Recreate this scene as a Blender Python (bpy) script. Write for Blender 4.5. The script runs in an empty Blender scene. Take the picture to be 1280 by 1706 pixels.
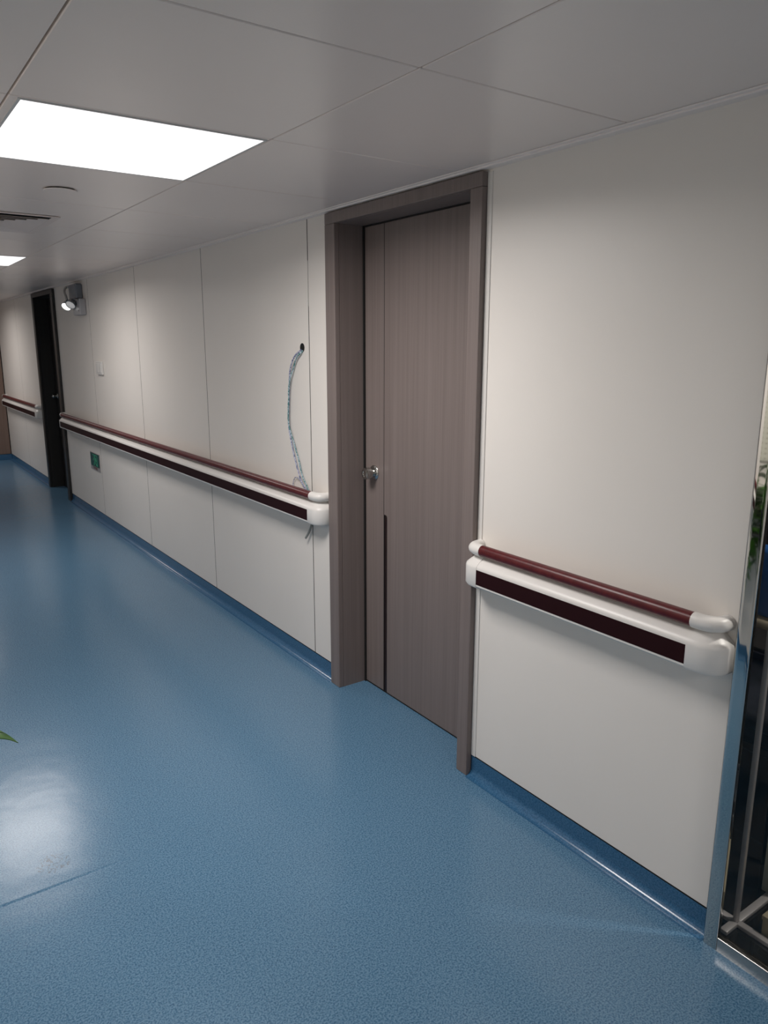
import bpy, bmesh, math, random
from mathutils import Vector, Matrix
random.seed(7)
PI = math.pi
scene = bpy.context.scene
COL = scene.collection

# ------------------------------------------------------------------ camera, world, exposure
YAW, PITCH, ROLL, FPX = 0.6131, -0.2191, 0.0014, 1246.55
CAM = Vector((-1.7633, 0.0, 1.6053))
F = Vector((math.sin(YAW)*math.cos(PITCH), math.cos(YAW)*math.cos(PITCH), math.sin(PITCH)))
R = F.cross(Vector((0, 0, 1))).normalized()
U = R.cross(F)
R2 = R*math.cos(ROLL) + U*math.sin(ROLL)
U2 = -R*math.sin(ROLL) + U*math.cos(ROLL)
cd = bpy.data.cameras.new('camera')
cd.sensor_fit = 'HORIZONTAL'; cd.sensor_width = 36.0; cd.lens = 36.0*FPX/1280.0
cd.clip_start = 0.02; cd.clip_end = 100
cam = bpy.data.objects.new('camera', cd); COL.objects.link(cam)
M = Matrix((R2, U2, -F)).transposed().to_4x4(); M.translation = CAM
cam.matrix_world = M
scene.camera = cam

LAMP_W, LAMP_GLOW, SPREAD = 21.5, 1.0, 168     # watts of one ceiling panel, brightness of its diffuser sheet, beam spread
w = bpy.data.worlds.new('world'); scene.world = w; w.use_nodes = True
w.node_tree.nodes['Background'].inputs[0].default_value = (0.5, 0.55, 0.6, 1)
w.node_tree.nodes['Background'].inputs[1].default_value = 0.02
vs = scene.view_settings
vs.view_transform = 'Standard'; vs.look = 'None'; vs.gamma = 1.0; vs.exposure = 0.46
vs.use_curve_mapping = False

# ------------------------------------------------------------------ materials
def srgb(r, g, b):
    f = lambda c: (c/255/12.92) if c/255 <= 0.04045 else ((c/255+0.055)/1.055)**2.4
    return (f(r), f(g), f(b), 1)

def mat(name, col, rough=0.5, metal=0.0, spec=0.5, coat=0.0, coat_rough=0.1, emit=None, es=0.0, trans=0.0):
    m = bpy.data.materials.new(name); m.use_nodes = True
    b = m.node_tree.nodes['Principled BSDF']
    b.inputs['Base Color'].default_value = col if len(col) == 4 else (*col, 1)
    b.inputs['Roughness'].default_value = rough
    b.inputs['Metallic'].default_value = metal
    b.inputs['Specular IOR Level'].default_value = spec
    b.inputs['Coat Weight'].default_value = coat
    b.inputs['Coat Roughness'].default_value = coat_rough
    b.inputs['Transmission Weight'].default_value = trans
    if emit:
        b.inputs['Emission Color'].default_value = emit
        b.inputs['Emission Strength'].default_value = es
    return m

def nodes(m):
    nt = m.node_tree
    return nt, nt.nodes, nt.links, nt.nodes['Principled BSDF']

def mottled(m, c1, c2, scale, detail=3.0, lo=0.35, hi=0.65, bump=0.0, mapping=None):
    nt, N, L, b = nodes(m)
    tc = N.new('ShaderNodeTexCoord'); src = tc.outputs['Object']
    if mapping:
        mp = N.new('ShaderNodeMapping'); mp.inputs['Scale'].default_value = mapping
        L.new(src, mp.inputs['Vector']); src = mp.outputs['Vector']
    n = N.new('ShaderNodeTexNoise'); n.inputs['Scale'].default_value = scale; n.inputs['Detail'].default_value = detail
    L.new(src, n.inputs['Vector'])
    r = N.new('ShaderNodeValToRGB')
    r.color_ramp.elements[0].position = lo; r.color_ramp.elements[0].color = c1
    r.color_ramp.elements[1].position = hi; r.color_ramp.elements[1].color = c2
    L.new(n.outputs['Fac'], r.inputs['Fac']); L.new(r.outputs['Color'], b.inputs['Base Color'])
    if bump:
        bp = N.new('ShaderNodeBump'); bp.inputs['Strength'].default_value = bump; bp.inputs['Distance'].default_value = 0.002
        L.new(n.outputs['Fac'], bp.inputs['Height']); L.new(bp.outputs['Normal'], b.inputs['Normal'])
    return m

FLOOR_A, FLOOR_B = (0.046, 0.130, 0.232, 1), (0.132, 0.250, 0.368, 1)
def floor_material(name, rough, scuff=False, ca=None, cb=None):
    ca = ca or FLOOR_A; cb = cb or FLOOR_B
    m = mat(name, ca, rough, spec=0.5)
    nt, N, L, b = nodes(m)
    tc = N.new('ShaderNodeTexCoord')
    n = N.new('ShaderNodeTexNoise'); n.inputs['Scale'].default_value = 210; n.inputs['Detail'].default_value = 2
    L.new(tc.outputs['Object'], n.inputs['Vector'])
    r = N.new('ShaderNodeValToRGB')
    e = r.color_ramp.elements
    e[0].position = 0.36; e[0].color = ca
    e[1].position = 0.60; e[1].color = cb
    L.new(n.outputs['Fac'], r.inputs['Fac'])
    # sparse dark chips in the vinyl
    v = N.new('ShaderNodeTexVoronoi'); v.inputs['Scale'].default_value = 120
    L.new(tc.outputs['Object'], v.inputs['Vector'])
    g = N.new('ShaderNodeMath'); g.operation = 'LESS_THAN'; g.inputs[1].default_value = 0.21
    L.new(v.outputs['Distance'], g.inputs[0])
    mx = N.new('ShaderNodeMix'); mx.data_type = 'RGBA'
    fac = N.new('ShaderNodeMath'); fac.operation = 'MULTIPLY'; fac.inputs[1].default_value = 0.45
    L.new(g.outputs[0], fac.inputs[0]); L.new(fac.outputs[0], mx.inputs['Factor'])
    L.new(r.outputs['Color'], mx.inputs['A']); mx.inputs['B'].default_value = (0.02, 0.06, 0.13, 1)
    col = mx.outputs['Result']
    if scuff:   # black heel scuffs on the vinyl by the weld seam
        mp = N.new('ShaderNodeMapping'); mp.vector_type = 'POINT'
        mp.inputs['Location'].default_value = (1.426, -2.30, 0)
        L.new(tc.outputs['Object'], mp.inputs['Vector'])
        ln = N.new('ShaderNodeVectorMath'); ln.operation = 'LENGTH'; L.new(mp.outputs['Vector'], ln.inputs[0])
        near = N.new('ShaderNodeMath'); near.operation = 'LESS_THAN'; near.inputs[1].default_value = 0.05
        L.new(ln.outputs['Value'], near.inputs[0])
        wv = N.new('ShaderNodeTexWave'); wv.inputs['Scale'].default_value = 9; wv.inputs['Distortion'].default_value = 14
        wv.inputs['Detail'].default_value = 3; wv.inputs['Detail Scale'].default_value = 4
        L.new(mp.outputs['Vector'], wv.inputs['Vector'])
        th = N.new('ShaderNodeMath'); th.operation = 'GREATER_THAN'; th.inputs[1].default_value = 0.93
        L.new(wv.outputs['Fac'], th.inputs[0])
        an = N.new('ShaderNodeMath'); an.operation = 'MULTIPLY'
        L.new(near.outputs[0], an.inputs[0]); L.new(th.outputs[0], an.inputs[1])
        a2 = N.new('ShaderNodeMath'); a2.operation = 'MULTIPLY'; a2.inputs[1].default_value = 0.7
        L.new(an.outputs[0], a2.inputs[0])
        m2 = N.new('ShaderNodeMix'); m2.data_type = 'RGBA'
        L.new(a2.outputs[0], m2.inputs['Factor']); L.new(col, m2.inputs['A'])
        m2.inputs['B'].default_value = (0.02, 0.025, 0.03, 1)
        col = m2.outputs['Result']
    L.new(col, b.inputs['Base Color'])
    n2 = N.new('ShaderNodeTexNoise'); n2.inputs['Scale'].default_value = 5; n2.inputs['Detail'].default_value = 3
    L.new(tc.outputs['Object'], n2.inputs['Vector'])
    ad = N.new('ShaderNodeMath'); ad.operation = 'MULTIPLY_ADD'; ad.inputs[1].default_value = 0.0014
    L.new(n.outputs['Fac'], ad.inputs[0])
    s2 = N.new('ShaderNodeMath'); s2.operation = 'MULTIPLY'; s2.inputs[1].default_value = 0.075
    L.new(n2.outputs['Fac'], s2.inputs[0]); L.new(s2.outputs[0], ad.inputs[2])
    bp = N.new('ShaderNodeBump'); bp.inputs['Strength'].default_value = 0.5; bp.inputs['Distance'].default_value = 0.05
    L.new(ad.outputs[0], bp.inputs['Height']); L.new(bp.outputs['Normal'], b.inputs['Normal'])
    return m

M_FLOOR = floor_material('blue speckled vinyl', 0.225, True)
M_COVE = floor_material('blue vinyl cove', 0.18, False, (0.019, 0.088, 0.190, 1), (0.050, 0.145, 0.268, 1))
M_WALL = mottled(mat('cream laminate wall panel', (0.7, 0.68, 0.62), 0.42), (0.785, 0.747, 0.700, 1), (0.805, 0.767, 0.720, 1), 1.3)
M_JOINT = mat('dark panel joint', (0.012, 0.011, 0.010), 0.75, spec=0.2)
M_ALU = mat('aluminium joint strip', (0.75, 0.75, 0.73), 0.25, 1.0)
M_CEIL = mottled(mat('grey white aluminium ceiling tile', (0.5, 0.5, 0.5), 0.3), (0.86, 0.765, 0.715, 1), (0.88, 0.785, 0.735, 1), 2.0)
M_CTRIM = mat('white ceiling angle', (0.90, 0.82, 0.78), 0.35)
M_GROOVE = mat('ceiling joint', (0.03, 0.03, 0.03), 0.7)
def wood(name, a, b_, rough=0.42):
    m = mat(name, a, rough)
    nt, N, L, b = nodes(m)
    tc = N.new('ShaderNodeTexCoord')
    outs = []
    for sc, mp3 in ((1.0, (260, 260, 2.2)), (1.0, (40, 40, 0.6))):
        mp = N.new('ShaderNodeMapping'); mp.inputs['Scale'].default_value = mp3
        L.new(tc.outputs['Object'], mp.inputs['Vector'])
        n = N.new('ShaderNodeTexNoise'); n.inputs['Scale'].default_value = sc; n.inputs['Detail'].default_value = 3
        L.new(mp.outputs['Vector'], n.inputs['Vector']); outs.append(n.outputs['Fac'])
    av = N.new('ShaderNodeMath'); av.operation = 'ADD'
    L.new(outs[0], av.inputs[0]); L.new(outs[1], av.inputs[1])
    hf = N.new('ShaderNodeMath'); hf.operation = 'MULTIPLY'; hf.inputs[1].default_value = 0.5
    L.new(av.outputs[0], hf.inputs[0])
    r = N.new('ShaderNodeValToRGB')
    r.color_ramp.elements[0].position = 0.36; r.color_ramp.elements[0].color = a
    r.color_ramp.elements[1].position = 0.62; r.color_ramp.elements[1].color = b_
    L.new(hf.outputs[0], r.inputs['Fac']); L.new(r.outputs['Color'], b.inputs['Base Color'])
    return m
M_WOOD = wood('grey brown woodgrain laminate', (0.170, 0.136, 0.126, 1), (0.205, 0.168, 0.157, 1))
M_DARKWOOD = wood('shaded dark laminate', (0.010, 0.0095, 0.009, 1), (0.016, 0.015, 0.0145, 1))  # dark laminate, with the darkness of the far door put into its colour
M_BROWN = wood('brown end wall cladding', (0.16, 0.105, 0.08, 1), (0.22, 0.15, 0.12, 1))
M_GAP = mat('black gap', (0.006, 0.005, 0.005), 0.8)
M_INLAY = mat('dark maroon inlay', (0.014, 0.006, 0.006), 0.4)
M_CHROME = mat('chrome', (0.50, 0.50, 0.48), 0.16, 1.0)
M_STEEL = mat('polished stainless steel', (0.62, 0.61, 0.58), 0.035, 1.0)
M_STEELB = mat('satin stainless steel', (0.50, 0.49, 0.47), 0.22, 1.0)
M_WHITEP = mat('white vinyl handrail cover', (0.74, 0.72, 0.69), 0.36)
M_MAROON = mottled(mat('maroon grip', (0.11, 0.014, 0.016), 0.33, spec=0.32), (0.074, 0.008, 0.010, 1), (0.105, 0.012, 0.014, 1), 60)
M_MAROOND = mat('dark maroon bumper', (0.018, 0.002, 0.003), 0.5, spec=0.15)
M_LAMP = mat('lit diffuser', (0.9, 0.9, 0.9), 0.5, emit=(1.0, 0.955, 0.94, 1), es=LAMP_GLOW)
M_LFRAME = mat('light frame', (0.6, 0.6, 0.6), 0.35)
M_PLASTIC = mat('white plastic', (0.66, 0.65, 0.63), 0.35)
M_PLASTICG = mat('grey plastic', (0.40, 0.40, 0.42), 0.35)
M_VENT = mat('vent metal', (0.78, 0.68, 0.63), 0.4)
M_BLACK = mat('black void', (0.004, 0.004, 0.004), 0.9)
M_CAB1 = mottled(mat('blue white twisted cable', (0.4, 0.45, 0.6), 0.5), (0.10, 0.13, 0.26, 1), (0.55, 0.56, 0.68, 1), 160, 1, 0.46, 0.54)
M_CAB2 = mottled(mat('green white twisted cable', (0.4, 0.6, 0.6), 0.5), (0.06, 0.20, 0.20, 1), (0.45, 0.55, 0.62, 1), 140, 1, 0.46, 0.54)
M_CABG = mat('grey cable sleeve', (0.25, 0.26, 0.24), 0.5)
M_GREEN = mat('sign green', (0.004, 0.055, 0.035), 0.3)
M_GREENL = mat('sign light green', (0.05, 0.48, 0.26), 0.4)
M_SIGNW = mat('sign border', (0.35, 0.33, 0.32), 0.4)
M_SIGNR = mat('sign lettering', (0.10, 0.03, 0.03), 0.5)
M_LEAF = mottled(mat('leaf green', (0.05, 0.16, 0.03), 0.35), (0.012, 0.055, 0.006, 1), (0.055, 0.17, 0.018, 1), 30)
M_STEM = mat('plant stem', (0.10, 0.20, 0.05), 0.5)
M_POT = mat('dark plant pot', (0.02, 0.022, 0.025), 0.35)
M_SOIL = mat('soil', (0.03, 0.02, 0.014), 0.9)
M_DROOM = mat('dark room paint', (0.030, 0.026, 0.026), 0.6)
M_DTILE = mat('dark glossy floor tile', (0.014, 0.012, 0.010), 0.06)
M_GMETAL = mat('brushed grey metal', (0.62, 0.58, 0.58), 0.4, 0.3)
M_BEIGE = mat('beige cardboard', (0.46, 0.39, 0.26), 0.6)
M_CREAM = mat('cream paper', (0.62, 0.62, 0.54), 0.6)
M_BLUE = mat('blue fabric', (0.03, 0.17, 0.55), 0.8)
M_PALE = mat('pale wood rim', (0.62, 0.52, 0.38), 0.5)
M_BAG = mottled(mat('black bag', (0.015, 0.015, 0.018), 0.5), (0.008, 0.008, 0.010, 1), (0.03, 0.03, 0.04, 1), 12)
M_GLASS = bpy.data.materials.new('clear glass'); M_GLASS.use_nodes = True
_nt = M_GLASS.node_tree; _nt.nodes.clear()
_o = _nt.nodes.new('ShaderNodeOutputMaterial'); _mx = _nt.nodes.new('ShaderNodeMixShader')
_t = _nt.nodes.new('ShaderNodeBsdfTransparent'); _t.inputs[0].default_value = (0.88, 0.89, 0.885, 1)
_g = _nt.nodes.new('ShaderNodeBsdfGlossy'); _g.inputs['Roughness'].default_value = 0.0; _g.inputs[0].default_value = (0.9, 0.9, 0.9, 1)
_f = _nt.nodes.new('ShaderNodeFresnel'); _f.inputs[0].default_value = 1.25
_nt.links.new(_f.outputs[0], _mx.inputs[0]); _nt.links.new(_t.outputs[0], _mx.inputs[1]); _nt.links.new(_g.outputs[0], _mx.inputs[2])
_nt.links.new(_mx.outputs[0], _o.inputs[0])

# pegboard: perforations as material holes on a real board
M_PEG = mat('cream perforated board', (0.66, 0.65, 0.56), 0.45)
nt, N, L, b = nodes(M_PEG)
tc = N.new('ShaderNodeTexCoord'); v = N.new('ShaderNodeVectorMath'); v.operation = 'MODULO'; v.inputs[1].default_value = (0.025,)*3
L.new(tc.outputs['Object'], v.inputs[0])
sb = N.new('ShaderNodeVectorMath'); sb.operation = 'SUBTRACT'; sb.inputs[1].default_value = (0, 0.0125, 0.0125)
L.new(v.outputs[0], sb.inputs[0])
ml = N.new('ShaderNodeVectorMath'); ml.operation = 'MULTIPLY'; ml.inputs[1].default_value = (0, 1, 1); L.new(sb.outputs[0], ml.inputs[0])
ln = N.new('ShaderNodeVectorMath'); ln.operation = 'LENGTH'; L.new(ml.outputs[0], ln.inputs[0])
lt = N.new('ShaderNodeMath'); lt.operation = 'LESS_THAN'; lt.inputs[1].default_value = 0.004; L.new(ln.outputs['Value'], lt.inputs[0])
mx = N.new('ShaderNodeMix'); mx.data_type = 'RGBA'; L.new(lt.outputs[0], mx.inputs['Factor'])
mx.inputs['A'].default_value = (0.66, 0.65, 0.56, 1); mx.inputs['B'].default_value = (0.18, 0.16, 0.12, 1)
L.new(mx.outputs['Result'], b.inputs['Base Color'])

# ------------------------------------------------------------------ helpers
def obj(name, bm, mats, parent=None, smooth=False):
    me = bpy.data.meshes.new(name)
    bmesh.ops.recalc_face_normals(bm, faces=bm.faces)
    bm.to_mesh(me); bm.free()
    if not isinstance(mats, (list, tuple)): mats = [mats]
    for m in mats: me.materials.append(m)
    if smooth:
        for p in me.polygons: p.use_smooth = True
        try: me.set_sharp_from_angle(angle=math.radians(38))
        except Exception: pass
    o = bpy.data.objects.new(name, me); COL.objects.link(o)
    if parent:
        o.parent = parent
        par = parent; off = Vector((0, 0, 0))
        while par: off += par.location; par = par.parent
        o.location = -off
        # origins stay at the parent's: shift the mesh so that the child sits with zero offset
        me.transform(Matrix.Translation(-off)); o.location = (0, 0, 0)
    return o

def rebase(o, p):
    p = Vector(p); o.data.transform(Matrix.Translation(-p)); o.location = p; return o

def thing(name, label, cat, loc, group=None):
    o = bpy.data.objects.new(name, None); COL.objects.link(o); o.location = loc
    o.empty_display_size = 0.05
    if label: o['label'] = label; o['category'] = cat
    if group: o['group'] = group
    return o
def tag(o, label, cat, group=None):
    o['label'] = label; o['category'] = cat
    if group: o['group'] = group
    return o
def struct(o, label=None, cat=None):
    o['kind'] = 'structure'
    if label: o['label'] = label
    if cat: o['category'] = cat
    return o

def box(bm, x0, x1, y0, y1, z0, z1, mi=0, bev=0.0, seg=2):
    vs_ = [bm.verts.new(p) for p in ((x0,y0,z0),(x1,y0,z0),(x1,y1,z0),(x0,y1,z0),(x0,y0,z1),(x1,y0,z1),(x1,y1,z1),(x0,y1,z1))]
    fs = [bm.faces.new([vs_[i] for i in q]) for q in ((3,2,1,0),(4,5,6,7),(0,1,5,4),(1,2,6,5),(2,3,7,6),(3,0,4,7))]
    for f in fs: f.material_index = mi
    if bev:
        es = set(e for f in fs for e in f.edges)
        r = bmesh.ops.bevel(bm, geom=list(es), offset=bev, segments=seg, profile=0.5, affect='EDGES')
        for f in r['faces']: f.material_index = mi
    return fs

def sweep(bm, rings, mi=0, caps=True, closed_profile=True):
    """rings: list of lists of Vector, bridged in order"""
    vr = [[bm.verts.new(p) for p in r] for r in rings]
    n = len(vr[0])
    for a, b_ in zip(vr, vr[1:]):
        for i in range(n if closed_profile else n-1):
            j = (i+1) % n
            try:
                f = bm.faces.new((a[i], a[j], b_[j], b_[i])); f.material_index = mi
            except ValueError: pass
    if caps and closed_profile:
        for r in (vr[0], vr[-1]):
            try: f = bm.faces.new(r); f.material_index = mi
            except ValueError: pass

def catmull(pts, n=8):
    pts = [Vector(p) for p in pts]; P_ = [pts[0]*2-pts[1]] + pts + [pts[-1]*2-pts[-2]]
    out = []
    for i in range(1, len(P_)-2):
        a, b_, c, d = P_[i-1], P_[i], P_[i+1], P_[i+2]
        for k in range(n):
            t = k/n
            out.append(0.5*((2*b_)+(-a+c)*t+(2*a-5*b_+4*c-d)*t*t+(-a+3*b_-3*c+d)*t*t*t))
    out.append(pts[-1]); return out

def tube(bm, pts, r, n=10, mi=0, rfun=None):
    pts = [Vector(p) for p in pts]; rings = []
    up = Vector((0.13, 0.21, 0.97)).normalized(); prev = None
    for i, p in enumerate(pts):
        t = (pts[min(i+1, len(pts)-1)] - pts[max(i-1, 0)]).normalized()
        if prev is None:
            a = t.cross(up)
            if a.length < 0.1: a = t.cross(Vector((1, 0, 0)))
        else: a = prev - t*prev.dot(t)
        a.normalize(); b_ = t.cross(a); prev = a
        rr = rfun(i/(len(pts)-1)) if rfun else r
        rings.append([p + (a*math.cos(2*PI*k/n) + b_*math.sin(2*PI*k/n))*rr for k in range(n)])
    sweep(bm, rings, mi)

def lathe(bm, prof, c, axis='z', n=32, mi=0):
    """prof: (radius, distance along axis) pairs"""
    c = Vector(c); rings = []
    for r, d in prof:
        r = max(r, 1e-4); ring = []
        for k in range(n):
            a = 2*PI*k/n; u, v_ = r*math.cos(a), r*math.sin(a)
            ring.append(c + {'z': Vector((u, v_, d)), 'x': Vector((d, u, v_)), 'y': Vector((u, d, v_))}[axis])
        rings.append(ring)
    sweep(bm, rings, mi)

# ------------------------------------------------------------------ the shell
ZC = 2.165            # ceiling
XL = -1.95            # left wall face
YE, YB = 11.80, -3.2  # far end and the end behind the camera
ZB = 0.078            # top of the vinyl skirting

# floor, with the welded seam standing slightly proud
bm = bmesh.new()
box(bm, XL-0.15, 0.30, YB-0.15, YE+0.15, -0.10, 0.0)
rings = []
for k in range(26):
    x = XL + (0.90)*k/25; t = max(0.02, 1-(k/25)**1.4); h_ = 0.0032*t; w_ = 0.004+0.006*t
    rings.append([Vector((x, 2.190-w_*1.6, -0.0005)), Vector((x, 2.190-w_, h_*0.5)), Vector((x, 2.190, h_)), Vector((x, 2.190+w_*0.5, h_*0.3)), Vector((x, 2.190+w_*0.8, -0.0005))])
sweep(bm, rings, 0, caps=False, closed_profile=False)
struct(obj('floor', bm, M_FLOOR, smooth=False), 'blue speckled vinyl corridor floor with a welded seam', 'floor')

# right wall: laminate panels on a dark backing, openings for the two doors
GAP = 0.0065
segs = [(0.945, 1.924, 0.05), (2.915, 8.21, 0.22), (9.249, YE+0.15, 0.22)]
seams = [3.1127, 4.3757, 5.6443, 6.9504, 10.43]
bm = bmesh.new()
for y0, y1, th in segs:
    box(bm, 0.009, th, y0+0.001, y1-0.001, 0.0, ZC, 1)
    cuts = [y0] + [s for s in seams if y0 < s < y1] + [y1]
    for a, b_ in zip(cuts, cuts[1:]):
        a2 = a + (GAP/2 if a != y0 else 0); b2 = b_ - (GAP/2 if b_ != y1 else 0)
        box(bm, 0.0, 0.010, a2, b2, ZB+0.005, ZC, 0, 0.0008, 1)
        if b_ != y1: box(bm, 0.0008, 0.009, b2, b2+GAP, ZB, ZC, 1)
    box(bm, 0.0006, 0.010, y0, y1, ZB, ZB+0.005, 1)
# above the door heads
for y0, y1 in ((1.924, 2.915), (8.21, 9.249)):
    box(bm, 0.0, 0.22, y0, y1, 2.142, ZC, 0)
box(bm, -0.002, 0.051, 0.9405, 0.9455, 0.0, ZC, 1)
struct(obj('wall_right', bm, [M_WALL, M_JOINT]), 'long cream panelled corridor wall with the doors and handrails', 'wall')
# the dark door recesses behind the leaves
bm = bmesh.new()
box(bm, 0.175, 0.22, 1.924, 2.915, 0, 2.142, 0)
box(bm, 0.175, 0.22, 8.21, 9.249, 0, 2.142, 0)
struct(obj('wall_recess', bm, M_GAP))

bm = bmesh.new(); box(bm, 0.0, 0.0045, 3.1105, 3.1150, 1.78, 1.98)
struct(obj('trim_1', bm, M_ALU), 'bare aluminium strip showing in the wall panel joint by the door', 'trim')
bm = bmesh.new(); box(bm, -0.003, 0.0, 1.900, 1.9235, ZB+0.004, 2.15, 0, 0.001, 1)
struct(obj('trim_2', bm, M_WHITEP), 'white edge strip between door casing and right wall panel', 'trim')

bm = bmesh.new(); box(bm, XL-0.12, XL, YB-0.1, YE+0.15, 0.0, ZC)
struct(obj('wall_left', bm, M_WALL))
bm = bmesh.new(); box(bm, XL, 0.3, YB-0.12, YB, 0.0, ZC)
struct(obj('wall_back', bm, M_WALL))
bm = bmesh.new()
box(bm, XL, 0.0, YE, YE+0.12, 0.0, ZC, 1)
for x0, x1 in ((-1.95, -1.30), (-1.296, -0.65), (-0.646, -0.012)):
    box(bm, x0, x1, YE-0.012, YE, ZB+0.006, ZC, 0, 0.001, 1)
struct(obj('wall_end', bm, [M_BROWN, M_GAP]), 'brown clad wall closing the far end of the corridor', 'wall')

# skirting: vinyl coved up the wall
def cove(bm, y0, y1, x=0.0, sgn=-1, r=0.03):
    prof = [(0.0075, 0.0), (0.0075, ZB), (-0.0005, ZB), (-0.0005, r)]
    for k in range(1, 9):
        a = k/8*PI/2; prof.append((-r*(1-math.cos(a)) if 0 else -(r - r*math.cos(a)), r - r*math.sin(a)))
    prof.append((-r-0.003, 0.0006)); prof.append((-r-0.003, 0.0))
    sweep(bm, [[Vector((x + (p[0] if sgn < 0 else -p[0]), y, p[1])) for p in prof] for y in (y0, y1)])
bm = bmesh.new()
for y0, y1 in ((0.934, 1.923), (2.921, 8.205), (9.255, YE)): cove(bm, y0, y1)
struct(obj('baseboard_right', bm, M_COVE, smooth=True), 'blue coved vinyl skirting along the cream wall', 'baseboard')
bm = bmesh.new(); cove(bm, YB, YE, XL, 1)
struct(obj('baseboard_left', bm, M_COVE, smooth=True))
bm = bmesh.new(); box(bm, XL, 0, YE-0.014, YE, 0, ZB, 0, 0.003)
struct(obj('baseboard_end', bm, M_COVE))

# ceiling: lay-in tiles with joints, holes for the light panels
GX = [-1.95, -1.387, -0.719, -0.045]
GY = [-3.2, -2.68, -1.99, -1.30, -0.64, 0.02, 0.69, 1.357, 2.032, 2.690, 3.386, 4.050, 4.700, 5.37, 6.22, 6.89, 7.56, 8.23, 8.90, 9.57, 10.24, 10.91, 11.58, 11.80]
GY[13:15] = [5.50, 6.215]
LIGHTS = [(-1.359, -0.735, 2.047, 2.676), (-1.359, -0.728, 5.53, 6.20), (-1.359, -0.735, 10.255, 10.895), (-1.359, -0.735, -1.98, -1.32)]
bm = bmesh.new()
box(bm, XL-0.15, 0.3, YB-0.15, YE+0.15, ZC+0.012, ZC+0.10, 1)
for i in range(3):
    for j in range(len(GY)-1):
        x0, x1, y0, y1 = GX[i]+0.0022, GX[i+1]-0.0022, GY[j]+0.0022, GY[j+1]-0.0022
        fs = box(bm, x0, x1, y0, y1, ZC, ZC+0.013, 0, 0.002, 1)
box(bm, -0.0445, 0.0, YB, YE, ZC+0.002, ZC+0.013, 0)
struct(obj('ceiling', bm, [M_CEIL, M_GROOVE]), 'glossy grey ceiling of square metal tiles', 'ceiling')
# wall angle, stepped
def angle(name, x0, s):
    bm = bmesh.new()
    prof = [(0, 2.1570), (0.030, 2.1570), (0.032, 2.1585), (0.032, 2.1620), (0.043, 2.1626), (0.044, ZC+0.001), (0, ZC+0.001)]
    sweep(bm, [[Vector((x0 + s*p[0], y, p[1])) for p in prof] for y in (YB, YE)])
    return struct(obj(name, bm, M_CTRIM), None)
t = angle('trim_3', 0.0, -1); t['label'] = 'white ceiling angle where the cream wall meets the ceiling'; t['category'] = 'trim'
angle('trim_4', XL, 1)

# ------------------------------------------------------------------ ceiling fittings
LL = ['large lit square ceiling panel nearest the camera, upper left', 'small lit ceiling panel cut by the left edge, further down the corridor',
      'lit ceiling panel near the far brown end wall', 'lit ceiling panel behind the camera']
for (x0, x1, y0, y1), lb, pw in zip(LIGHTS, LL, (0.95, 0.57, 0.48, 0.82)):   # the further panels are dimmer
    c = ((x0+x1)/2, (y0+y1)/2, ZC)
    t = thing('ceiling_light', lb, 'ceiling light', c, 'square light panels set in the ceiling')
    bm = bmesh.new(); f_ = 0.007
    for q in ((x0-f_, x0, y0-f_, y1+f_), (x1, x1+f_, y0-f_, y1+f_), (x0, x1, y0-f_, y0), (x0, x1, y1, y1+f_)):
        box(bm, q[0], q[1], q[2], q[3], ZC-0.003, ZC+0.002)
    obj('frame', bm, M_LFRAME, t)
    bm = bmesh.new(); box(bm, x0, x1, y0, y1, ZC-0.0022, ZC+0.001)
    obj('diffuser', bm, M_LAMP, t)
    ld = bpy.data.lights.new('panel_lamp', 'AREA'); ld.shape = 'RECTANGLE'; ld.size = x1-x0; ld.size_y = y1-y0
    ld.energy = LAMP_W*pw; ld.spread = math.radians(SPREAD); ld.color = (1.0, 0.95, 0.92)
    lo = bpy.data.objects.new('panel_lamp', ld); COL.objects.link(lo); lo.parent = t; lo.location = (0, 0, -0.0035)

# concealed sprinkler cover: a disc hung just below the tile with a shadow gap
t = thing('sprinkler_cover', 'round flush sprinkler cover disc in the ceiling beyond the large light panel', 'sprinkler cover', (-1.045, 3.098, ZC))
bm = bmesh.new(); lathe(bm, [(0.0, 0.0005), (0.050, 0.0005), (0.050, -0.0045), (0.0, -0.0045)], (-1.045, 3.098, ZC), n=40)
obj('recess', bm, M_BLACK, t)
bm = bmesh.new(); lathe(bm, [(0.0, -0.0045), (0.056, -0.0045), (0.058, -0.0055), (0.056, -0.0075), (0.0, -0.0085)], (-1.045, 3.098, ZC), n=48)
obj('cover_disc', bm, M_CEIL, t, smooth=True)

# four-way air diffuser
vx0, vx1, vy0, vy1 = -1.50, -0.905, 3.735, 4.335
t = thing('ceiling_vent', 'square louvred air vent in the ceiling at the left edge', 'vent', ((vx0+vx1)/2, (vy0+vy1)/2, ZC))
def ring_bm(bm, i0, z0, i1, z1, th=0.0015):
    a = [Vector(p) for p in ((vx0+i0, vy0+i0, z0), (vx1-i0, vy0+i0, z0), (vx1-i0, vy1-i0, z0), (vx0+i0, vy1-i0, z0))]
    b_ = [Vector(p) for p in ((vx0+i1, vy0+i1, z1), (vx1-i1, vy0+i1, z1), (vx1-i1, vy1-i1, z1), (vx0+i1, vy1-i1, z1))]
    for k in range(4):
        j = (k+1) % 4; up_ = Vector((0, 0, th))
        sweep(bm, [[a[k], b_[k], b_[k]+up_, a[k]+up_], [a[j], b_[j], b_[j]+up_, a[j]+up_]])
bm = bmesh.new(); ring_bm(bm, 0.0, ZC-0.006, 0.030, ZC-0.004, 0.004)
obj('frame', bm, M_VENT, t)
bm = bmesh.new(); box(bm, vx0+0.01, vx1-0.01, vy0+0.01, vy1-0.01, ZC-0.002, ZC-0.001)
obj('backing', bm, M_BLACK, t)
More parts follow.
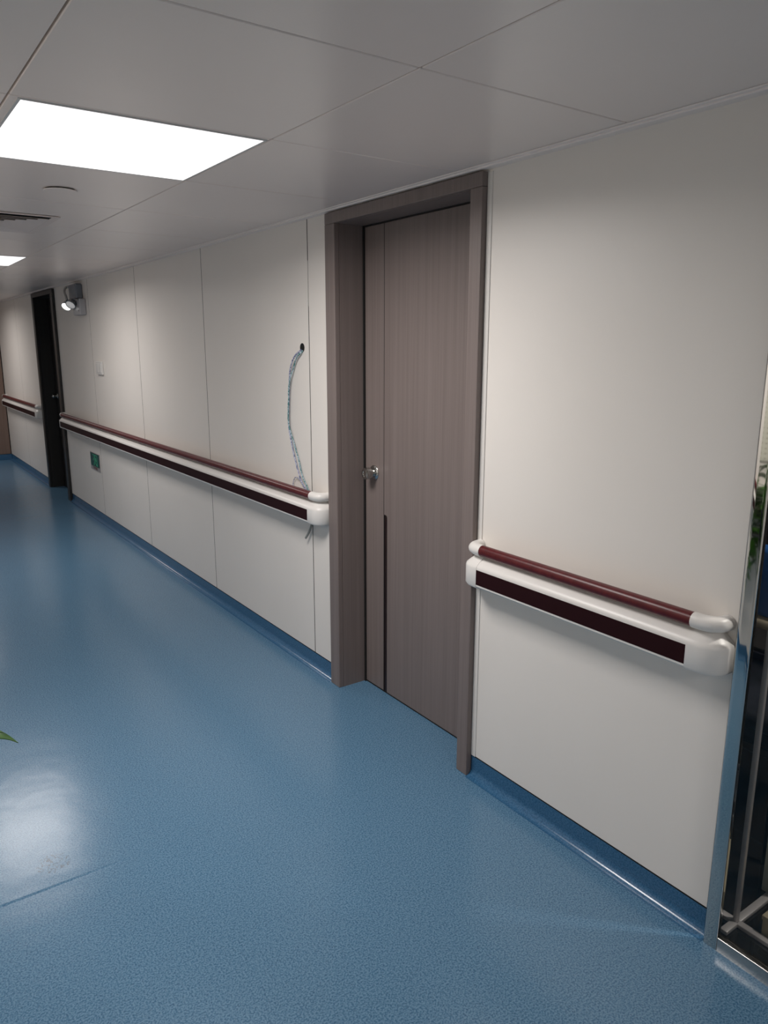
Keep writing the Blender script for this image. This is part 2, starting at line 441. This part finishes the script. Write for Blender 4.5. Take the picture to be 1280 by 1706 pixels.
for k in range(6):
    i_ = 0.042 + 0.040*k
    bm = bmesh.new(); ring_bm(bm, i_, ZC-0.0115, i_+0.031, ZC-0.0045)
    obj('louvre', bm, M_VENT, t)

# ------------------------------------------------------------------ doors
def build_door(name, y0, y1, yo0, yo1, mw, label, full=True, knob_y=None):
    """y0..y1 clear opening between jambs, yo0..yo1 outer casing edges"""
    HZ = 2.106; d = thing(name, None, None, (0, (y0+y1)/2, 0)); struct(d, label, 'door')
    LX = 0.125
    bm = bmesh.new()
    # casing face with a softened inner edge
    box(bm, -0.025, 0.0, yo0, y0, 0.0, HZ, 0, 0.003); box(bm, -0.025, 0.0, y1, yo1, 0.0, HZ, 0, 0.003)
    box(bm, -0.025, 0.0, yo0, yo1, HZ, 2.152, 0, 0.003)
    obj('door_casing', bm, mw, d)
    bm = bmesh.new()   # jamb lining
    box(bm, 0.0, 0.18, yo0+0.004, y0, 0.0, HZ); box(bm, 0.0, 0.18, y1, yo1-0.004, 0.0, HZ); box(bm, 0.0, 0.18, y0, y1, HZ, 2.14)
    obj('door_jamb', bm, mw, d)
    lz = HZ-0.006
    bm = bmesh.new()
    yl0, yl1 = y0+0.010, y1-0.011
    g = y1-0.155                      # the narrow lock-side panel starts here
    box(bm, LX+0.005, LX+0.045, yl0, yl1, 0.009, lz-0.001, 1)
    box(bm, LX, LX+0.006, g+0.0022, yl1, 0.008, lz, 0, 0.001, 1)
    # the wide panel with its edge notched for the lower inlay
    zi = 0.862; r = 0.012; wi = 0.026
    prof = [(yl0, 0.008), (g-wi, 0.008), (g-wi, zi-r)]
    for k in range(1, 5):
        a = k/5*PI/2; prof.append((g-wi+r*(1-math.cos(a)), zi-r+r*math.sin(a)))
    prof += [(g-wi+r, zi), (g-0.0022, zi), (g-0.0022, lz), (yl0, lz)]
    sweep(bm, [[Vector((x, p[0], p[1])) for p in prof] for x in (LX, LX+0.006)])
    box(bm, LX+0.0006, LX+0.005, g-0.0024, g+0.0024, 0.010, lz-0.001, 1)
    leaf = obj('door_leaf', bm, [mw, M_GAP], d)
    bm = bmesh.new()
    box(bm, LX-0.006, LX+0.02, y1-0.010, y1, 0.0, HZ); box(bm, LX-0.006, LX+0.02, y0, y0+0.009, 0.0, HZ)
    box(bm, LX-0.004, LX+0.02, y0, y1, HZ-0.005, HZ); box(bm, LX+0.002, LX+0.03, y0, y1, 0.0, 0.0075)  # last strip paints the shaded gap under the leaf black
    o = obj('door_seal', bm, M_GAP, d); o['label'] = 'black rubber seal round the door leaf, with black filling the shaded gap below'
    bm = bmesh.new(); box(bm, LX+0.003, LX+0.0055, g-wi+0.001, g-0.001, 0.008, zi-0.001)
    o = obj('inlay_strip', bm, M_INLAY, leaf); o['label'] = 'dark strip let into the lower half of the door leaf'
    ky = g + 0.074
    kz = 1.043
    bm = bmesh.new()
    lathe(bm, [(0.0, 0), (0.018, 0), (0.018, -0.014), (0.0215, -0.019), (0.0255, -0.023), (0.0265, -0.030), (0.0265, -0.050), (0.025, -0.054), (0.014, -0.0555), (0.013, -0.053), (0.0, -0.053)], (LX, ky, kz), 'x', 36)
    kb = obj('door_knob', bm, M_CHROME, d, smooth=True); kb['label'] = 'polished chrome round door knob'
    bm = bmesh.new()
    lathe(bm, [(0.0, 0), (0.034, 0), (0.034, -0.003), (0.030, -0.007), (0.018, -0.010), (0.0, -0.010)], (LX, ky, kz), 'x', 36)
    obj('knob_rosette', bm, M_CHROME, kb, smooth=True)
    return d
build_door('door_1', 1.982, 2.840, 1.924, 2.918, M_WOOD, 'grey-brown woodgrain door in a deep casing with chrome knob')
build_door('door_2', 8.30, 9.165, 8.212, 9.247, M_DARKWOOD, 'black-looking dark door far down the corridor')

# ------------------------------------------------------------------ handrails
PROF = [(0.006, 0.790), (0.060, 0.7825), (0.074, 0.7845), (0.080, 0.7915), (0.080, 0.853), (0.078, 0.861), (0.070, 0.869), (0.056, 0.880),
        (0.044, 0.8885), (0.040, 0.895), (0.040, 0.902), (0.006, 0.902)]
TC, TR = (0.053, 0.9135), 0.0200
TPROF = [(TC[0]+TR*math.cos(2*PI*k/20), TC[1]+TR*math.sin(2*PI*k/20)) for k in range(20)]
def revolve_cap(bm, prof, xw, s, ys, direc, straight=0.014, r0=0.0):
    """from the rail end ys, a short straight run and a quarter turn into the wall"""
    rings = [[Vector((xw+s*u, ys, z)) for u, z in prof]]
    yc = ys + direc*straight
    for k in range(0, 11):
        a = k/10*PI/2*0.995
        # squarer than a circle: superellipse of exponent 2.6
        ca, sa = math.cos(a)**(2/2.7), math.sin(a)**(2/2.7)
        rings.append([Vector((xw+s*max(u*ca, 0.0005), yc+direc*u*sa, z)) for u, z in prof])
    sweep(bm, rings)
def build_handrail(y0, y1, label, xw=0.0, s=-1, c1=0.09):
    t = thing('handrail', label, 'handrail', (xw, (y0+y1)/2, 0.78), 'wall handrails with maroon grip')
    c = 0.09                 # length taken by each end cap
    a, b_ = y0+c, y1-c1
    bm = bmesh.new(); sweep(bm, [[Vector((xw+s*u, y, z)) for u, z in PROF] for y in (a, b_)])
    obj('rail_body', bm, M_WHITEP, t, smooth=True)
    bm = bmesh.new(); sweep(bm, [[Vector((xw+s*u, y, z)) for u, z in TPROF] for y in (a, b_)])
    o = obj('grip_tube', bm, M_MAROON, t, smooth=True); o['label'] = 'maroon round grip tube'
    bm = bmesh.new(); box(bm, min(xw+s*0.079, xw+s*0.0812), max(xw+s*0.079, xw+s*0.0812), a, b_, 0.7975, 0.8505, 0, 0.0006, 1)
    o = obj('bumper_strip', bm, M_MAROOND, t); o['label'] = 'dark maroon flat bumper strip'
    PROF2 = [(u*1.012 if u > 0.01 else u, z + (0.0015 if z > 0.87 else -0.0015 if z < 0.79 else 0)) for u, z in PROF]
    TP2 = [(TC[0]+(TR+0.0012)*math.cos(2*PI*k/20), TC[1]+(TR+0.0012)*math.sin(2*PI*k/20)) for k in range(20)]
    for ys, dr in ((a, -1), (b_, 1)):
        bm = bmesh.new(); revolve_cap(bm, PROF2, xw, s, ys, dr, 0.010); revolve_cap(bm, TP2, xw, s, ys, dr, 0.010)
        o = obj('end_cap', bm, M_WHITEP, t, smooth=True)
        bmod = None
    return t
build_handrail(0.945, 1.922, c1=0.082, label='short handrail with maroon grip between the wood door and the steel post')
build_handrail(2.932, 8.185, 'long handrail with maroon grip running left of the wood door')
build_handrail(9.275, 11.68, 'distant handrail beyond the black door')
build_handrail(1.87, 7.5, 'handrail on the wall opposite, seen only reflected in the steel post', XL, 1)

# ------------------------------------------------------------------ cable hole and cables
bm = bmesh.new(); lathe(bm, [(0.021, -0.0012), (0.021, 0.0003), (0.0, 0.0003), (0.0, -0.0012)], (0, 3.178, 1.594), 'x', 28)
t = obj('cable_hole', bm, M_BLACK); rebase(t, (0, 3.178, 1.594)); tag(t, 'round black hole drilled in the wall panel above the cables', 'hole')
def cable(name, pts, r, m, label, twist=0.0, tails=()):
    pts = catmull(pts, 10)
    base = pts[0].copy()
    bm = bmesh.new()
    if twist:
        for ph in (0, PI):
            pp = []; s_ = 0
            for i, p in enumerate(pts):
                if i: s_ += (p-pts[i-1]).length
                a = s_*twist + ph; pp.append(p + Vector((-abs(math.cos(a))*0.3*r, math.cos(a)*r*0.9, math.sin(a)*r*0.9)))
            tube(bm, pp, r, 8)
    else: tube(bm, pts, r, 8)
    for p0, r_ in tails: tube(bm, catmull(p0, 10), r_, 8)
    o = obj(name, bm, m, smooth=True); rebase(o, base); return tag(o, label, 'cable')
cable('cable', [(0.004, 3.186, 1.585), (-0.010, 3.192, 1.576), (-0.016, 3.222, 1.556), (-0.014, 3.262, 1.520), (-0.011, 3.290, 1.463), (-0.009, 3.306, 1.346), (-0.009, 3.318, 1.227),
                (-0.009, 3.290, 1.128), (-0.009, 3.262, 1.06), (-0.009, 3.232, 1.00), (-0.012, 3.190, 0.950), (-0.014, 3.140, 0.916), (-0.022, 3.115, 0.907)], 0.0030, M_CAB1,
      'blue and white twisted cable hanging in the left of two strands from the wall hole', 420,
      tails=[([(-0.012, 3.170, 0.925), (-0.012, 3.215, 0.960), (-0.010, 3.262, 0.962), (-0.010, 3.285, 0.928), (-0.014, 3.272, 0.906)], 0.0022)])
cable('cable', [(0.004, 3.172, 1.582), (-0.012, 3.182, 1.568), (-0.013, 3.215, 1.545), (-0.010, 3.250, 1.50), (-0.016, 3.285, 1.43), (-0.0155, 3.299, 1.346), (-0.0155, 3.305, 1.23),
                (-0.010, 3.268, 1.14), (-0.009, 3.225, 1.06), (-0.009, 3.192, 0.985), (-0.012, 3.150, 0.945), (-0.014, 3.118, 0.914), (-0.022, 3.095, 0.907)], 0.0030, M_CAB2,
      'green and white twisted cable hanging from the wall hole to the handrail end', 380)
cable('cable', [(-0.004, 3.100, 0.79), (-0.012, 3.098, 0.762), (-0.016, 3.105, 0.735), (-0.018, 3.125, 0.705), (-0.020, 3.150, 0.676)], 0.0055, M_CABG,
      'cut grey cable end poking out below the long handrail')

# ------------------------------------------------------------------ fittings on the long wall
# switch plate
t = thing('light_switch', 'small white light switch plate on the wall above the long handrail', 'light switch', (0, 6.71, 1.36))
bm = bmesh.new(); box(bm, -0.020, 0, 6.625, 6.795, 1.358, 1.468, 0, 0.004)
obj('plate', bm, M_PLASTIC, t)
for y in (6.672, 6.748):
    bm = bmesh.new(); box(bm, -0.0235, -0.018, y-0.033, y+0.033, 1.375, 1.451, 0, 0.002)
    obj('rocker', bm, M_PLASTIC, t)

# exit sign low on the wall
y0, y1, z0, z1 = 6.985, 7.30, 0.470, 0.633
t = thing('exit_sign', 'small green running-man exit sign low on the wall under the handrail', 'sign', (0, (y0+y1)/2, z0))
bm = bmesh.new(); box(bm, -0.006, 0, y0, y1, z0, z1, 0, 0.001, 1)
obj('sign_plate', bm, M_SIGNW, t)
bm = bmesh.new(); box(bm, -0.0070, -0.0055, y0+0.008, y1-0.008, z0+0.036, z1-0.006)
obj('green_field', bm, M_GREEN, t)
# pictogram: running figure, doorway and arrow. On this wall +y is to the viewer's left.
def capsule2(bm, pts, r, x0=-0.0082, x1=-0.0068):
    for (ya, za), (yb, zb) in zip(pts, pts[1:]):
        d_ = Vector((0, yb-ya, zb-za)); l_ = d_.length; d_.normalize(); n_ = Vector((0, -d_.z, d_.y))
        ring = []
        for k in range(7):
            a = -PI/2 + PI*k/6; ring.append(Vector((0, yb, zb)) + d_*math.cos(a)*r + n_*math.sin(a)*r)
        for k in range(7):
            a = PI/2 + PI*k/6; ring.append(Vector((0, ya, za)) + d_*math.cos(a)*r + n_*math.sin(a)*r)
        sweep(bm, [[p+Vector((x0, 0, 0)) for p in ring], [p+Vector((x1, 0, 0)) for p in ring]])
cy, cz = (y0+y1)/2+0.0, z0+0.092
bm = bmesh.new()
lathe(bm, [(0.0, -0.0068), (0.013, -0.0068), (0.013, -0.0082), (0.0, -0.0082)], (0, cy+0.012, cz+0.043), 'x', 20)
capsule2(bm, [(cy+0.004, cz+0.022), (cy-0.014, cz-0.008)], 0.012)
capsule2(bm, [(cy+0.004, cz+0.024), (cy+0.040, cz+0.018), (cy+0.052, cz+0.0)], 0.0055)
capsule2(bm, [(cy-0.002, cz+0.024), (cy-0.036, cz+0.020), (cy-0.048, cz-0.002)], 0.0055)
capsule2(bm, [(cy-0.010, cz-0.010), (cy+0.022, cz-0.018), (cy+0.034, cz-0.044)], 0.0075)
capsule2(bm, [(cy-0.016, cz-0.012), (cy-0.030, cz-0.034), (cy-0.062, cz-0.040)], 0.0075)
capsule2(bm, [(cy+0.075, cz+0.050), (cy-0.080, cz+0.050), (cy-0.080, cz-0.046)], 0.0035)
obj('running_figure', bm, M_GREENL, t)
try:
    cu = bpy.data.curves.new('lettering', 'FONT'); cu.body = '\u5b89\u5168\u51fa\u53e3'; cu.size = 0.030; cu.extrude = 0.0006
    cu.space_character = 1.5; cu.align_x = 'CENTER'; cu.align_y = 'CENTER'
    tmp = bpy.data.objects.new('lettering_curve', cu); COL.objects.link(tmp)
    bpy.context.view_layer.update()
    dg = bpy.context.evaluated_depsgraph_get()
    me = bpy.data.meshes.new_from_object(tmp.evaluated_get(dg))
    bpy.data.objects.remove(tmp)
    me.transform(Matrix(((0, 0, -1, -0.0068), (-1, 0, 0, (y0+y1)/2), (0, 1, 0, z0+0.018), (0, 0, 0, 1))))
    me.transform(Matrix.Translation(-t.location))
    me.materials.clear(); me.materials.append(M_SIGNR)
    o = bpy.data.objects.new('lettering', me); COL.objects.link(o); o.parent = t
except Exception as ex:
    print('lettering', ex)

# twin-head emergency light high on the wall next to the black door
t = thing('emergency_light', 'twin-head emergency lamp high on the wall beside the black door', 'emergency light', (0, 7.18, 1.87))
bm = bmesh.new(); box(bm, -0.055, 0, 7.03, 7.27, 1.862, 2.00, 0, 0.008)
for z in (1.90, 1.99): lathe(bm, [(0.0, -0.056), (0.008, -0.056), (0.008, -0.054), (0, -0.054)], (0, 7.07, z), 'x', 12, 1)
obj('housing', bm, [M_PLASTICG, M_BLACK], t)
bm = bmesh.new(); box(bm, -0.06, 0, 7.11, 7.36, 2.005, 2.13, 0, 0.01)
obj('battery_box', bm, mat('slate plastic', (0.16, 0.18, 0.21), 0.3), t)
bm = bmesh.new(); tube(bm, catmull([(-0.01, 7.36, 2.10), (-0.06, 7.40, 2.115), (-0.09, 7.38, 2.08), (-0.10, 7.30, 2.03), (-0.10, 7.27, 1.99)], 8), 0.010, 10)
obj('lamp_arm', bm, M_CHROME, t, smooth=True)
for (x, y, z, em) in ((-0.10, 7.27, 1.955, 1), (-0.09, 7.15, 1.965, 0)):
    bm = bmesh.new()
    d_ = Vector((-0.55, -0.5, -0.65)).normalized(); a_ = d_.orthogonal().normalized(); b_ = d_.cross(a_)
    def cone(bm, prof, mi=0):
        rings = []
        for r, q in prof:
            rings.append([Vector((x, y, z)) + d_*q + (a_*math.cos(2*PI*k/24)+b_*math.sin(2*PI*k/24))*max(r, 1e-4) for k in range(24)])
        sweep(bm, rings, mi)
    cone(bm, [(0.0, -0.035), (0.018, -0.033), (0.034, -0.015), (0.042, 0.02), (0.044, 0.03), (0.040, 0.03), (0.036, 0.015)])
    hd = obj('lamp_head', bm, M_CHROME, t, smooth=True)
    bm = bmesh.new(); cone(bm, [(0.0, 0.020), (0.036, 0.018), (0.039, 0.024), (0.030, 0.030), (0.0, 0.033)])
    obj('lens', bm, mat('lit lens', (0.9, 0.9, 0.9), 0.2, emit=(1, 0.97, 0.93, 1), es=1.4 if em else 0.1), hd, smooth=True)

# ------------------------------------------------------------------ steel framed glass partition
t = thing('glass_partition', 'stainless steel framed glass partition at the right edge', 'glass partition', (0, 0.91, 0))
def rounded_post(bm, x0, x1, y0, y1, z0, z1, b_=0.004):
    box(bm, x0, x1, y0, y1, z0, z1, 0, b_, 3)
bm = bmesh.new()
def rr_prof(x0, x1, y0, y1, r, sup, n=5):
    pr = []
    for cx_, cy_, a0 in ((x1-r, y1-r, 0), (x0+r, y1-r, 90), (x0+r, y0+r, 180), (x1-r, y0+r, 270)):
        arc = [(cx_+r*math.cos(math.radians(a0+90*k/n)), cy_+r*math.sin(math.radians(a0+90*k/n))) for k in range(n+1)]
        t0 = Vector((-math.sin(math.radians(a0)), math.cos(math.radians(a0)))); t1 = Vector((-math.sin(math.radians(a0+90)), math.cos(math.radians(a0+90))))
        pr += [tuple(Vector(arc[0])-t0*sup)] + arc + [tuple(Vector(arc[-1])+t1*sup)]
    return pr
sweep(bm, [[Vector((p[0], p[1], z)) for p in rr_prof(-0.030, -0.012, 0.8925, 0.9315, 0.004, 0.007)] for z in (0.0, 2.157)])
o = obj('corner_post', bm, M_STEEL, t, smooth=True); o['label'] = 'mirror-polished steel post'
bm = bmesh.new(); rounded_post(bm, -0.030, -0.012, -1.60, 0.892, -0.006, 0.041, 0.002)
obj('bottom_rail', bm, M_STEELB, t, smooth=True)
bm = bmesh.new(); rounded_post(bm, -0.030, -0.012, -1.60, 0.892, 2.118, 2.157, 0.002)
obj('top_rail', bm, M_STEELB, t, smooth=True)
bm = bmesh.new(); rounded_post(bm, -0.030, 0.03, -1.64, -1.60, 0.0, 2.157)
obj('far_post', bm, M_STEEL, t, smooth=True)
bm = bmesh.new(); box(bm, -0.024, -0.018, -1.60, 0.892, 0.040, 2.119)
obj('glass_pane', bm, M_GLASS, t)
bm = bmesh.new(); box(bm, 0.0, 0.05, YB, -1.64, 0, ZC)
struct(obj('wall_near', bm, M_WALL))

# dim room behind the glass
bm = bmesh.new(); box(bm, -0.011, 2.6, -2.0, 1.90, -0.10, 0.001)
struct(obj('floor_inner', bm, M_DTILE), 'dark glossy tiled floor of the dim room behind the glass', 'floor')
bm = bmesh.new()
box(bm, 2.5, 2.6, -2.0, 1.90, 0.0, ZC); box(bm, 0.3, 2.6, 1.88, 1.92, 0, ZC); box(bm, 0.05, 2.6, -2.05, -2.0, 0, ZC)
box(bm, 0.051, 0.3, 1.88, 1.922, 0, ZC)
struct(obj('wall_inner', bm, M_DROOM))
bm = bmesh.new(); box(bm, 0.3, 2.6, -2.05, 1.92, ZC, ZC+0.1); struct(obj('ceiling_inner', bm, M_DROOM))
t = thing('ceiling_light', 'unseen downlight added to brighten the room behind the glass', 'ceiling light', (0.75, 0.2, ZC))
bm = bmesh.new(); lathe(bm, [(0.0, 0.0), (0.09, 0.0), (0.09, -0.006), (0.07, -0.008), (0.0, -0.006)], (0.75, 0.2, ZC), n=32)
obj('diffuser', bm, M_LAMP, t)
ld = bpy.data.lights.new('added_room_lamp', 'AREA'); ld.shape = 'DISK'; ld.size = 0.16; ld.energy = 13.0; ld.color = (1.0, 0.95, 0.88)  # lamp added out of view to brighten what stands behind the glass
lo = bpy.data.objects.new('added_room_lamp', ld); COL.objects.link(lo); lo.parent = t; lo.location = (0, 0, -0.010)
# floor-standing metal rack foot
t = thing('metal_rack', 'thin grey metal upright with crossed floor bars behind the glass', 'rack', (0.104, 0.914, 0.0))
bm = bmesh.new(); box(bm, 0.097, 0.111, 0.907, 0.921, 0.004, 1.75, 0, 0.003)
obj('upright', bm, M_GMETAL, t, smooth=True)
for q in ((0.040, 0.098, 0.903, 0.925), (0.110, 0.292, 0.903, 0.925), (0.093, 0.115, 0.921, 1.30), (0.093, 0.115, 0.30, 0.907)):
    bm = bmesh.new(); box(bm, q[0], q[1], q[2], q[3], 0.001, 0.014, 0, 0.003)
    obj('floor_bar', bm, M_GMETAL, t, smooth=True)
bm = bmesh.new(); box(bm, 0.125, 0.36, 0.45, 0.853, 0.001, 0.062, 0, 0.003)
box(bm, 0.123, 0.362, 0.448, 0.855, 0.050, 0.064, 0, 0.002)
t = obj('storage_box', bm, M_BEIGE); rebase(t, (0.24, 0.65, 0.001)); tag(t, 'flat beige box on the dark floor behind the glass', 'box')
bm = bmesh.new(); box(bm, 0.300, 0.362, 0.862, 0.947, 0.001, 0.42, 0, 0.002)
t = obj('carton', bm, M_CREAM); rebase(t, (0.33, 0.90, 0.001)); tag(t, 'tall narrow cream carton standing behind the metal rack', 'carton')
# dark bag standing behind
bm = bmesh.new(); box(bm, 0.37, 0.62, 0.40, 0.885, 0.001, 0.13, 0, 0.03, 3); box(bm, 0.40, 0.60, 0.45, 0.86, 0.12, 0.17, 0, 0.02, 3)
tube(bm, catmull([(0.5, 0.55, 0.16), (0.5, 0.57, 0.22), (0.5, 0.66, 0.24), (0.5, 0.75, 0.22), (0.5, 0.77, 0.16)], 6), 0.008, 8)
t = obj('bag', bm, M_BAG, smooth=True); rebase(t, (0.5, 0.64, 0.001)); tag(t, 'black bag on the floor behind the beige box', 'bag')
# filing cabinet with papers, dark
t = thing('cabinet', 'dark low cabinet in the dim room behind the glass', 'cabinet', (1.3, 0.9, 0.001))
bm = bmesh.new(); box(bm, 1.10, 1.60, 0.55, 1.80, 0.001, 0.42, 0, 0.004)
obj('carcass', bm, M_DROOM, t)
for k in range(3):
    bm = bmesh.new(); box(bm, 1.088, 1.10, 0.56+0.41*k, 0.96+0.41*k, 0.03, 0.40, 0, 0.003)
    dd = obj('door', bm, M_BAG, t)
    bm = bmesh.new(); box(bm, 1.074, 1.088, 0.90+0.41*k, 0.915+0.41*k, 0.20, 0.30, 0, 0.003)
    obj('handle', bm, M_GMETAL, dd)
# blue chair
cx, cyy, BZ = 0.62, 1.20, 0.62
t = thing('chair', 'blue fabric chair with pale rim in the dim room behind the glass', 'chair', (cx, cyy, 0.001))
bm = bmesh.new(); box(bm, cx-0.22, cx+0.22, cyy-0.22, cyy+0.22, 0.43, 0.49, 0, 0.025, 3); obj('seat', bm, M_BAG, t, smooth=True)
bm = bmesh.new(); box(bm, cx+0.16, cx+0.22, cyy-0.21, cyy+0.21, BZ+0.042, BZ+0.30, 0, 0.025, 3); obj('backrest', bm, M_BLUE, t, smooth=True)
bm = bmesh.new(); box(bm, cx+0.155, cx+0.225, cyy-0.215, cyy+0.215, BZ, BZ+0.040, 0, 0.015, 3); obj('back_rim', bm, M_PALE, t, smooth=True)
for sx in (-1, 1):
    for sy in (-1, 1):
        bm = bmesh.new(); tube(bm, [(cx+sx*0.19, cyy+sy*0.19, BZ if sx > 0 else 0.44), (cx+sx*0.20, cyy+sy*0.20, 0.001)], 0.011, 10)
        obj('leg', bm, M_BAG, t, smooth=True)

# ------------------------------------------------------------------ plant opposite (seen in the polished post; one leaf reaches into view)
bm = bmesh.new(); box(bm, XL+0.001, XL+0.011, 1.10, 1.99, 1.05, 1.85, 0, 0.002, 1)
t = obj('pegboard', bm, M_PEG); rebase(t, (XL, 1.10, 1.05)); tag(t, 'cream perforated board behind the plant, seen only reflected in the steel post', 'board')
t = thing('wall_shelf', 'small dark shelf on the opposite wall carrying the trailing plant', 'shelf', (XL+0.001, 1.72, 0.738))
bm = bmesh.new(); box(bm, XL+0.001, -1.690, 1.61, 1.825, 0.726, 0.738, 0, 0.003); obj('shelf_board', bm, M_POT, t)
for y in (1.65, 1.78):
    bm = bmesh.new(); sweep(bm, [[Vector((XL+0.001, yy, 0.726)), Vector((-1.72, yy, 0.726)), Vector((-1.74, yy, 0.716)), Vector((XL+0.012, yy, 0.62)), Vector((XL+0.001, yy, 0.62))] for yy in (y-0.004, y+0.004)])
    obj('bracket', bm, M_POT, t)
PX, PY, PZ = -1.79, 1.72, 0.740
t = thing('potted_plant', 'trailing green pothos plant whose leaf tip enters at the left edge', 'plant', (PX, PY, PZ))
bm = bmesh.new(); lathe(bm, [(0.0, 0.0), (0.065, 0.0), (0.085, 0.11), (0.092, 0.112), (0.092, 0.128), (0.082, 0.128), (0.078, 0.11), (0.0, 0.108)], (PX, PY, PZ), n=36)
obj('pot', bm, M_POT, t, smooth=True)
bm = bmesh.new(); lathe(bm, [(0.0, 0.108), (0.079, 0.108), (0.05, 0.116), (0.0, 0.119)], (PX, PY, PZ), n=24)
obj('soil', bm, M_SOIL, t)
def leaf(bm, base, dirv, size, droop=0.5, nrm=None):
    """heart-shaped, cupped, drooping leaf with a real outline and thickness"""
    d_ = Vector(dirv).normalized(); side = d_.cross(Vector((0, 0, 1)))
    if side.length < 0.1: side = Vector((1, 0, 0))
    side.normalize(); up_ = side.cross(d_)
    n = 9; rows = []
    for i in range(n+1):
        s_ = i/n
        wd = size*0.36*(math.sin(PI*min(1, s_**0.62))**0.85) if 0 < s_ < 1 else 0.002*size
        if i == 0: wd = size*0.10
        c = Vector(base) + d_*size*s_ + up_*(0.10*size*math.sin(PI*s_)) - Vector((0, 0, 1))*droop*size*s_*s_
        back = d_*(-0.10*size*(1-s_)**3)
        rows.append([c - side*wd + back + up_*wd*0.30, c - side*wd*0.5 + up_*wd*0.10, c, c + side*wd*0.5 + up_*wd*0.10, c + side*wd + back + up_*wd*0.30])
    th = up_*0.0009
    top = [[bm.verts.new(p+th) for p in r] for r in rows]; bot = [[bm.verts.new(p-th) for p in r] for r in rows]
    for i in range(n):
        for j in range(4):
            bm.faces.new((top[i][j], top[i][j+1], top[i+1][j+1], top[i+1][j]))
            bm.faces.new((bot[i][j], bot[i+1][j], bot[i+1][j+1], bot[i][j+1]))
        for j in (0, 4):
            bm.faces.new((top[i][j], top[i+1][j], bot[i+1][j], bot[i][j]))
    for i in (0, n):
        for j in range(4): bm.faces.new((top[i][j], top[i][j+1], bot[i][j+1], bot[i][j]))
rnd = random.Random(11)
leaves = []; stems = []
soil = Vector((PX, PY, PZ+0.112))
def clampx(p): return Vector((max(min(p.x, -1.70), XL+0.03), p.y, p.z))
for k in range(80):                                   # upright and arching petioles
    a = rnd.uniform(0, 2*PI); el = rnd.uniform(0.25, 1.35); l_ = rnd.uniform(0.06, 0.25)
    d_ = Vector((math.cos(a)*math.cos(el)*0.45, math.sin(a)*math.cos(el), math.sin(el)*0.8))
    tip = clampx(soil + d_*l_)
    stems.append([soil + Vector((d_.x, d_.y, 0))*0.12, (soil+tip)/2 + Vector((0, 0, 0.03)), tip])
    leaves.append((tip, Vector((d_.x*0.5, d_.y, 0.05)), rnd.uniform(0.065, 0.10), rnd.uniform(0.3, 0.8)))
for k in range(9):                                    # trailing vines
    a = rnd.uniform(0.1, PI-0.1) if k < 6 else rnd.uniform(PI, 2*PI)
    p = soil + Vector((math.cos(a)*0.05, math.sin(a)*0.07, 0)); pts = [p.copy(), p + Vector((math.cos(a)*0.03, math.sin(a)*0.06, 0.02))]
    reach = rnd.uniform(0.13, 0.30); ln_ = rnd.uniform(0.15, 0.42)
    for q in range(1, 6):
        pts.append(clampx(Vector((PX+math.cos(a)*(0.08+0.03*q/5), PY+math.sin(a)*(0.13+reach*q/5), soil.z-0.01-ln_*(q/5)**1.3))))
    stems.append(pts)
    for q in pts[2:]:
        for s_ in (-1, 1):
            leaves.append((clampx(q + Vector((0, s_*0.012, 0.0))), Vector((rnd.uniform(-0.3, 0.1), s_*0.8+math.sin(a)*0.4, -0.1)), rnd.uniform(0.055, 0.085), rnd.uniform(0.4, 1.0)))
# the one vine whose leaf tips show at the left edge of the photo
stems.append([soil+Vector((0.04, 0.0, 0)), soil+Vector((0.07, -0.03, 0.02)), (-1.68, 1.56, 0.915), (-1.652, 1.50, 0.868)])
for pts in stems:
    bm = bmesh.new(); tube(bm, catmull(pts, 5), 0.0022, 6); obj('stem', bm, M_STEM, t, smooth=True)
for (p, d_, s_, dr) in leaves:
    bm = bmesh.new(); leaf(bm, p, d_, s_, dr); obj('leaf', bm, M_LEAF, t, smooth=True)
bm = bmesh.new(); leaf(bm, (-1.652, 1.500, 0.866), (1.0, 0.0, 0.12), 0.070, 0.42); obj('leaf', bm, M_LEAF, t, smooth=True)
bm = bmesh.new(); leaf(bm, (-1.652, 1.500, 0.880), (1.0, 0.0, 0.10), 0.046, 0.22); obj('leaf', bm, M_LEAF, t, smooth=True)
